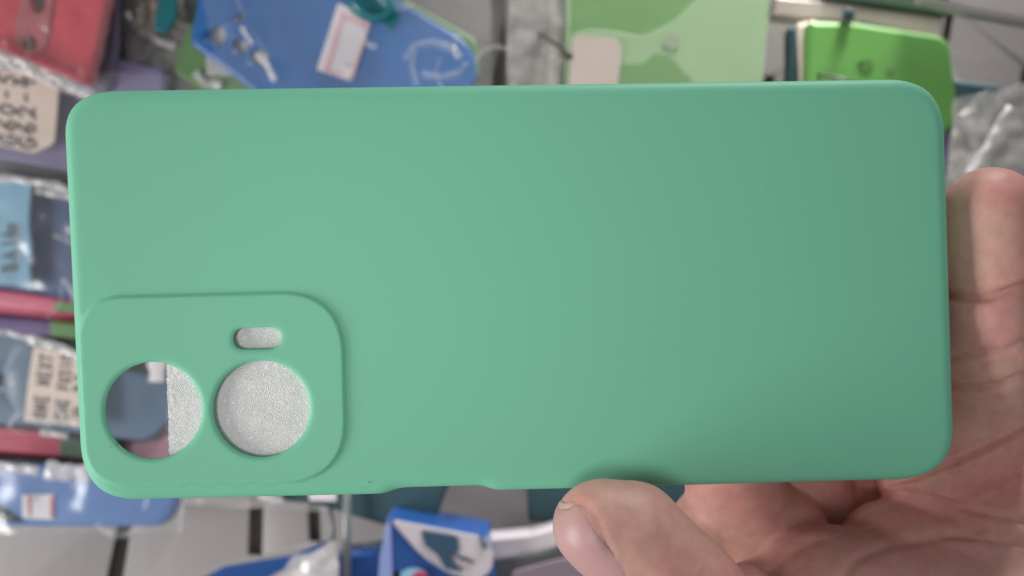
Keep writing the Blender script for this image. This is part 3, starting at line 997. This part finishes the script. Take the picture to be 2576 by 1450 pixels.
# ------------------------------------------------------------------ the hand
# tapered limb chain in (px u, px v, depth mm, radius mm)
chains = [
    # thumb
    [(1512, 1324, 154.5, 8.45), (1540, 1345, 155, 8.9)],
    [(1596, 1342, 155.3, 9.25), (1712, 1490, 156.5, 10.9), (1822, 1640, 161, 12.4), (1950, 1800, 170, 15)],
    # little finger beside the case
    [(2490, 527, 171, 8.55), (2493, 668, 172, 8.9)],
    [(2492, 790, 172.5, 8.8), (2490, 862, 175, 8.8)],
    [(2488, 905, 176, 8.7), (2486, 950, 178, 8.9)],
    [(2486, 1035, 181, 9.2), (2440, 1100, 184, 10.5), (2330, 1180, 190, 11)],
    # ring, middle, index behind the case
    [(2244, 500, 181, 8.6), (2242, 680, 181, 9), (2244, 900, 184, 9.4), (2262, 1120, 200, 8.5), (2330, 1420, 208, 11)],
    [(1992, 420, 181, 8.6), (1994, 620, 181, 9), (2000, 900, 184, 9.4), (2020, 1150, 199, 8.5), (2110, 1440, 209, 10)],
    [(1745, 560, 181, 8.4), (1752, 720, 181, 9), (1775, 960, 184, 9.6), (1850, 1230, 190, 10.2), (1950, 1450, 197, 13)],
    # web of the palm between index and thumb
    [(1790, 1330, 193, 9.5), (1960, 1340, 193, 10.5)],
    [(2000, 1330, 205, 9.0), (2180, 1270, 206, 10.0), (2380, 1250, 202, 11.0)],
    # palm
    [(1990, 1480, 199, 14), (2280, 1880, 204, 18)],
    [(2260, 1460, 200, 14), (2480, 1880, 204, 18)],
    [(2350, 1372, 190, 11.5), (2470, 1330, 189, 13.0), (2660, 1250, 188, 14.5)],
    [(2650, 1420, 192, 15), (2720, 1850, 198, 18)],
    # folds of the palm in front
    [(2255, 1400, 186, 12.2), (2420, 1440, 186, 13.6), (2620, 1500, 187, 15)],
    [(1872, 1482, 162.5, 4.8), (1930, 1570, 168, 9)],
    # ball of the thumb
    [(2085, 1530, 178, 17.0), (2300, 1560, 180, 17.6), (2560, 1620, 183, 18.5)],
    [(1900, 1560, 176, 11.5), (2100, 1640, 178, 16)],
    [(1950, 1800, 172, 15), (2300, 1900, 186, 21), (2520, 2150, 196, 23)],
    # wrist and forearm
    [(2500, 1950, 200, 23), (2750, 2450, 212, 25), (3000, 3000, 226, 28)],
    [(2700, 1900, 200, 18), (2900, 2400, 212, 22), (3150, 2950, 226, 25)],
]
prims = []
for ch in chains:
    q = [(np.array(P(u, v, d)) * 1000, r) for u, v, d, r in ch]
    for (p0, r0), (p1, r1) in zip(q, q[1:]):
        prims.append((p0, r0, p1, r1))


def sdf(X, k=2.2):
    """smooth union of tapered capsules (mm)"""
    acc = np.zeros(len(X))
    ds = []
    for p0, r0, p1, r1 in prims:
        ab = p1 - p0
        t_ = np.clip(((X - p0) @ ab) / (ab @ ab), 0, 1)
        dd = np.linalg.norm(X - p0 - t_[:, None] * ab, axis=1) - (r0 + (r1 - r0) * t_)
        ds.append(dd)
    D = np.array(ds)
    m_ = D.min(0)
    kk = k * .35
    return m_ - kk * np.log(np.exp(-(D - m_) / kk).sum(0))


bm = bmesh.new()
for p0, r0, p1, r1 in prims:
    n_ = max(2, int(np.linalg.norm(p1 - p0) / 3.0))
    for i in range(n_ + 1):
        t_ = i / n_
        c = p0 + (p1 - p0) * t_
        bmesh.ops.create_icosphere(bm, subdivisions=3, radius=(r0 + (r1 - r0) * t_) + .25,
                                   matrix=Matrix.Translation(Vector(c)))
me = bpy.data.meshes.new('hand_tmp')
bm.to_mesh(me)
bm.free()
tmp = bpy.data.objects.new('hand_tmp', me)
COL.objects.link(tmp)
rm = tmp.modifiers.new('r', 'REMESH')
rm.mode = 'VOXEL'
rm.voxel_size = .6
dg = bpy.context.evaluated_depsgraph_get()
hm_ = bpy.data.meshes.new_from_object(tmp.evaluated_get(dg))
bpy.data.objects.remove(tmp)
X = np.zeros(len(hm_.vertices) * 3)
hm_.vertices.foreach_get('co', X)
X = X.reshape(-1, 3)


def grad(X, e=.15):
    g = np.zeros_like(X)
    for a in range(3):
        d_ = np.zeros(3)
        d_[a] = e
        g[:, a] = (sdf(X + d_) - sdf(X - d_)) / (2 * e)
    return g


for it in range(4):
    g = grad(X)
    n2_ = (g ** 2).sum(1)[:, None] + 1e-6
    X = X - np.clip(sdf(X)[:, None] * g / np.maximum(n2_, .15), -1.5, 1.5)
# relax once with the remesh topology
ed = np.zeros(len(hm_.edges) * 2, int)
hm_.edges.foreach_get('vertices', ed)
ed = ed.reshape(-1, 2)
cnt = np.bincount(ed.ravel(), minlength=len(X))[:, None]


def relax(X, f=.5):
    s_ = np.zeros_like(X)
    np.add.at(s_, ed[:, 0], X[ed[:, 1]])
    np.add.at(s_, ed[:, 1], X[ed[:, 0]])
    return X * (1 - f) + f * s_ / cnt


for it in range(3):
    X = relax(X)
N = grad(X)
N /= np.linalg.norm(N, axis=1)[:, None] + 1e-9
U = X[:, 0] / X[:, 1] / K + 1288
Vv = -X[:, 2] / X[:, 1] / K + 725
view = -X / np.linalg.norm(X, axis=1)[:, None]
facing = np.clip((N * view).sum(1) * 3, 0, 1)
UV = np.stack([U, Vv], 1)


def seg_d(pts, line):
    best = np.full(len(pts), 1e9)
    line = [np.array(p, float) for p in line]
    for a, b in zip(line, line[1:]):
        ab = b - a
        t_ = np.clip(((pts - a) @ ab) / (ab @ ab), 0, 1)
        best = np.minimum(best, np.linalg.norm(pts - a - t_[:, None] * ab, axis=1))
    return best


creases = [
    ([(2360, 738), (2400, 745), (2450, 752), (2500, 746), (2540, 730), (2600, 708)], 9, 1.0),
    ([(2370, 905), (2410, 895), (2470, 886), (2530, 884), (2600, 850)], 10, .6),
    ([(2465, 926), (2500, 915), (2560, 900)], 8, .3),
    ([(2370, 966), (2400, 972), (2460, 976), (2520, 966), (2560, 948), (2620, 930)], 8, .9),
    ([(2620, 1060), (2576, 1084), (2500, 1122), (2400, 1166), (2320, 1196), (2240, 1216)], 6, 1.3),
    ([(2180, 1238), (2260, 1240), (2350, 1254), (2450, 1285), (2600, 1320)], 8, .7),
    ([(2110, 1460), (2160, 1405), (2240, 1372), (2340, 1354), (2460, 1340)], 12, .5),
    ([(2380, 1345), (2480, 1358), (2600, 1375)], 7, .4),
    ([(2420, 712), (2440, 722), (2470, 728)], 5, .12),
    ([(1398, 1295), (1435, 1280), (1468, 1268), (1495, 1290), (1517, 1345), (1536, 1400), (1528, 1430), (1505, 1465)], 7, .2),
]
disp = np.zeros(len(X))
for line, w, dep in creases:
    d_ = seg_d(UV, line)
    disp -= 1.1 * dep * np.exp(-(d_ / w) ** 2)
    disp += dep * .22 * np.exp(-((d_ - w * 2.6) / (w * 1.6)) ** 2)
# soft irregular fullness of the flesh
for i in range(0, len(X)):
    pass
nz = np.array([noise.noise(Vector(p) * .09) for p in X])
nz2 = np.array([noise.noise(Vector(p) * .3 + Vector((9, 3, 1))) for p in X])
disp = disp * facing + nz * .3 + nz2 * .02
X = X + N * disp[:, None]
hm_.vertices.foreach_set('co', (X * .001).ravel())
hm_.update()
hm_.polygons.foreach_set('use_smooth', [True] * len(hm_.polygons))

# skin
sk = bpy.data.materials.new('skin')
sk.use_nodes = True
nt = sk.node_tree
b = nt.nodes['Principled BSDF']
tc = nt.nodes.new('ShaderNodeTexCoord')
na = nt.nodes.new('ShaderNodeTexNoise'); na.inputs['Scale'].default_value = 55; na.inputs['Detail'].default_value = 3
nb_ = nt.nodes.new('ShaderNodeTexNoise'); nb_.inputs['Scale'].default_value = 420; nb_.inputs['Detail'].default_value = 5
for n_ in (na, nb_):
    nt.links.new(tc.outputs['Object'], n_.inputs['Vector'])
cr = nt.nodes.new('ShaderNodeValToRGB')
cr.color_ramp.elements[0].position = .34; cr.color_ramp.elements[0].color = (.68, .40, .325, 1)
cr.color_ramp.elements[1].position = .66; cr.color_ramp.elements[1].color = (.70, .305, .275, 1)
nt.links.new(na.outputs['Fac'], cr.inputs[0])
mx = nt.nodes.new('ShaderNodeMix'); mx.data_type = 'RGBA'; mx.blend_type = 'MULTIPLY'
mx.inputs[0].default_value = .35
nt.links.new(cr.outputs[0], mx.inputs[6])
cr2 = nt.nodes.new('ShaderNodeValToRGB')
cr2.color_ramp.elements[0].position = .35; cr2.color_ramp.elements[0].color = (.72, .68, .66, 1)
cr2.color_ramp.elements[1].position = .6; cr2.color_ramp.elements[1].color = (1, 1, 1, 1)
nt.links.new(nb_.outputs['Fac'], cr2.inputs[0]); nt.links.new(cr2.outputs[0], mx.inputs[7])
nt.links.new(mx.outputs[2], b.inputs['Base Color'])
b.inputs['Roughness'].default_value = .5
b.inputs['Specular IOR Level'].default_value = .35
b.inputs['Subsurface Weight'].default_value = .35
b.inputs['Subsurface Radius'].default_value = (1, .35, .2)
b.inputs['Subsurface Scale'].default_value = .003
wv = nt.nodes.new('ShaderNodeTexWave'); wv.wave_type = 'RINGS'; wv.rings_direction = 'SPHERICAL'
wv.inputs['Scale'].default_value = 520; wv.inputs['Distortion'].default_value = 3.5; wv.inputs['Detail'].default_value = 1.5
wv.inputs['Detail Scale'].default_value = .25
mp = nt.nodes.new('ShaderNodeMapping')
pc = P(2560, 640, 176)
mp.inputs['Location'].default_value = (-pc.x, -pc.y, -pc.z)
nt.links.new(tc.outputs['Object'], mp.inputs['Vector']); nt.links.new(mp.outputs[0], wv.inputs['Vector'])
sm = nt.nodes.new('ShaderNodeMath'); sm.operation = 'MULTIPLY_ADD'; sm.inputs[1].default_value = .045
nt.links.new(wv.outputs['Fac'], sm.inputs[0])
hm2 = nt.nodes.new('ShaderNodeMath'); hm2.operation = 'MULTIPLY'; hm2.inputs[1].default_value = .35
nt.links.new(nb_.outputs['Fac'], hm2.inputs[0]); nt.links.new(hm2.outputs[0], sm.inputs[2])
bp = nt.nodes.new('ShaderNodeBump'); bp.inputs['Strength'].default_value = .35; bp.inputs['Distance'].default_value = .0004
nt.links.new(sm.outputs[0], bp.inputs['Height']); nt.links.new(bp.outputs[0], b.inputs['Normal'])
hm_.materials.clear()
hm_.materials.append(sk)
hand = bpy.data.objects.new('hand', hm_)
COL.objects.link(hand)
tag(hand, 'bare left hand, palm to the viewer, thumb in front and fingers behind the mint case', 'hand')

# thumb nail: a curved plate following the thumb's surface
nail_m = mat('nail', (214, 166, 160), .4, .05, 120, .05, 300, 1.0, spec=.4, sss=.2, rgb2=(206, 150, 150))
nail_tip_m = mat('nail_tip', (204, 170, 156), .3, .03, 120, 0, 1, 1.0, spec=.6)
bv = BVHTree.FromPolygons([tuple(v.co) for v in hm_.vertices], [tuple(p.vertices) for p in hm_.polygons])
A0 = P(1520, 1312, 154.5)
A1 = P(1690, 1520, 156.5)
ax = (A1 - A0).normalized()
cdir = (Vector((-1.0, -.50, -.42)))
cdir = (cdir - ax * cdir.dot(ax)).normalized()
sdir = ax.cross(cdir).normalized()


def nail_patch(name, t0, t1, half, lift, m, parent, nu=26, nv=30, n_exp=4):
    V, F = [], []
    rg = np.zeros((nv + 1, nu + 1))
    O, D = {}, {}
    for j in range(nv + 1):
        t_ = j / nv
        s_ = t0 + (t1 - t0) * t_
        e = max((1 - abs(2 * t_ - 1) ** n_exp) ** (1 / n_exp) if 0 < t_ < 1 else .0, .05)
        for i in range(nu + 1):
            ang = half * (i / nu * 2 - 1) * e
            o = A0 + ax * max(s_, -1.0) * .001
            dr = (cdir * math.cos(ang) + sdir * math.sin(ang)).normalized()
            if s_ < -1.0:
                be = (-1.0 - s_) / 8.5
                dr = (dr * math.cos(be) - ax * math.sin(be)).normalized()
            hit = bv.ray_cast(o, dr, .04)
            rg[j, i] = (hit[0] - o).length if hit[0] else .009
            O[j, i], D[j, i] = o, dr
    raw = rg.copy()
    for _ in range(25):
        p = np.pad(rg, 1, mode='edge')
        rg = (p[:-2, 1:-1] + p[2:, 1:-1] + p[1:-1, :-2] + p[1:-1, 2:] + 2 * rg) / 6
    for j in range(nv + 1):
        for i in range(nu + 1):
            edge = max(abs(i / nu * 2 - 1), abs(2 * j / nv - 1)) ** 8
            V.append(O[j, i] + D[j, i] * (rg[j, i] * (1 - edge) + raw[j, i] * edge + .001 * (lift * (1 - edge) - .12 * edge)))
    for j in range(nv):
        for i in range(nu):
            a = j * (nu + 1) + i
            F.append((a, a + 1, a + nu + 2, a + nu + 1))
    o = link(name, V, F, m, parent, smooth=True)
    md = o.modifiers.new('s', 'SOLIDIFY'); md.thickness = .0003
    return o


nail = nail_patch('nail', -9.5, 8.0, math.radians(58), .30, nail_m, hand, n_exp=6)
nail_patch('free_edge', -10.2, -9.0, math.radians(44), .36, nail_tip_m, nail, n_exp=3)

# a few specks of dust on the matte back of the case
dust_m = mat('dust', (60, 60, 56), .7, .05, 60)
for u, v, r_ in ((929, 1214, .11), (915, 1228, .08), (298, 1116, .12), (281, 1124, .07), (1510, 640, .06), (1930, 470, .06)):
    bm = bmesh.new()
    q = to_local([(u, v)])[0]
    zz_ = .58 if u < 850 else 0.0
    c = case_world(np.array([q[0]]), np.array([q[1]]), np.array([zz_ + .01]))[0]
    bmesh.ops.create_icosphere(bm, subdivisions=2, radius=r_ * .001, matrix=Matrix.Translation(Vector(c)))
    me = bpy.data.meshes.new('dust_speck')
    bm.to_mesh(me)
    bm.free()
    me.materials.append(dust_m)
    o = bpy.data.objects.new('dust_speck', me)
    COL.objects.link(o)
    o.parent = held
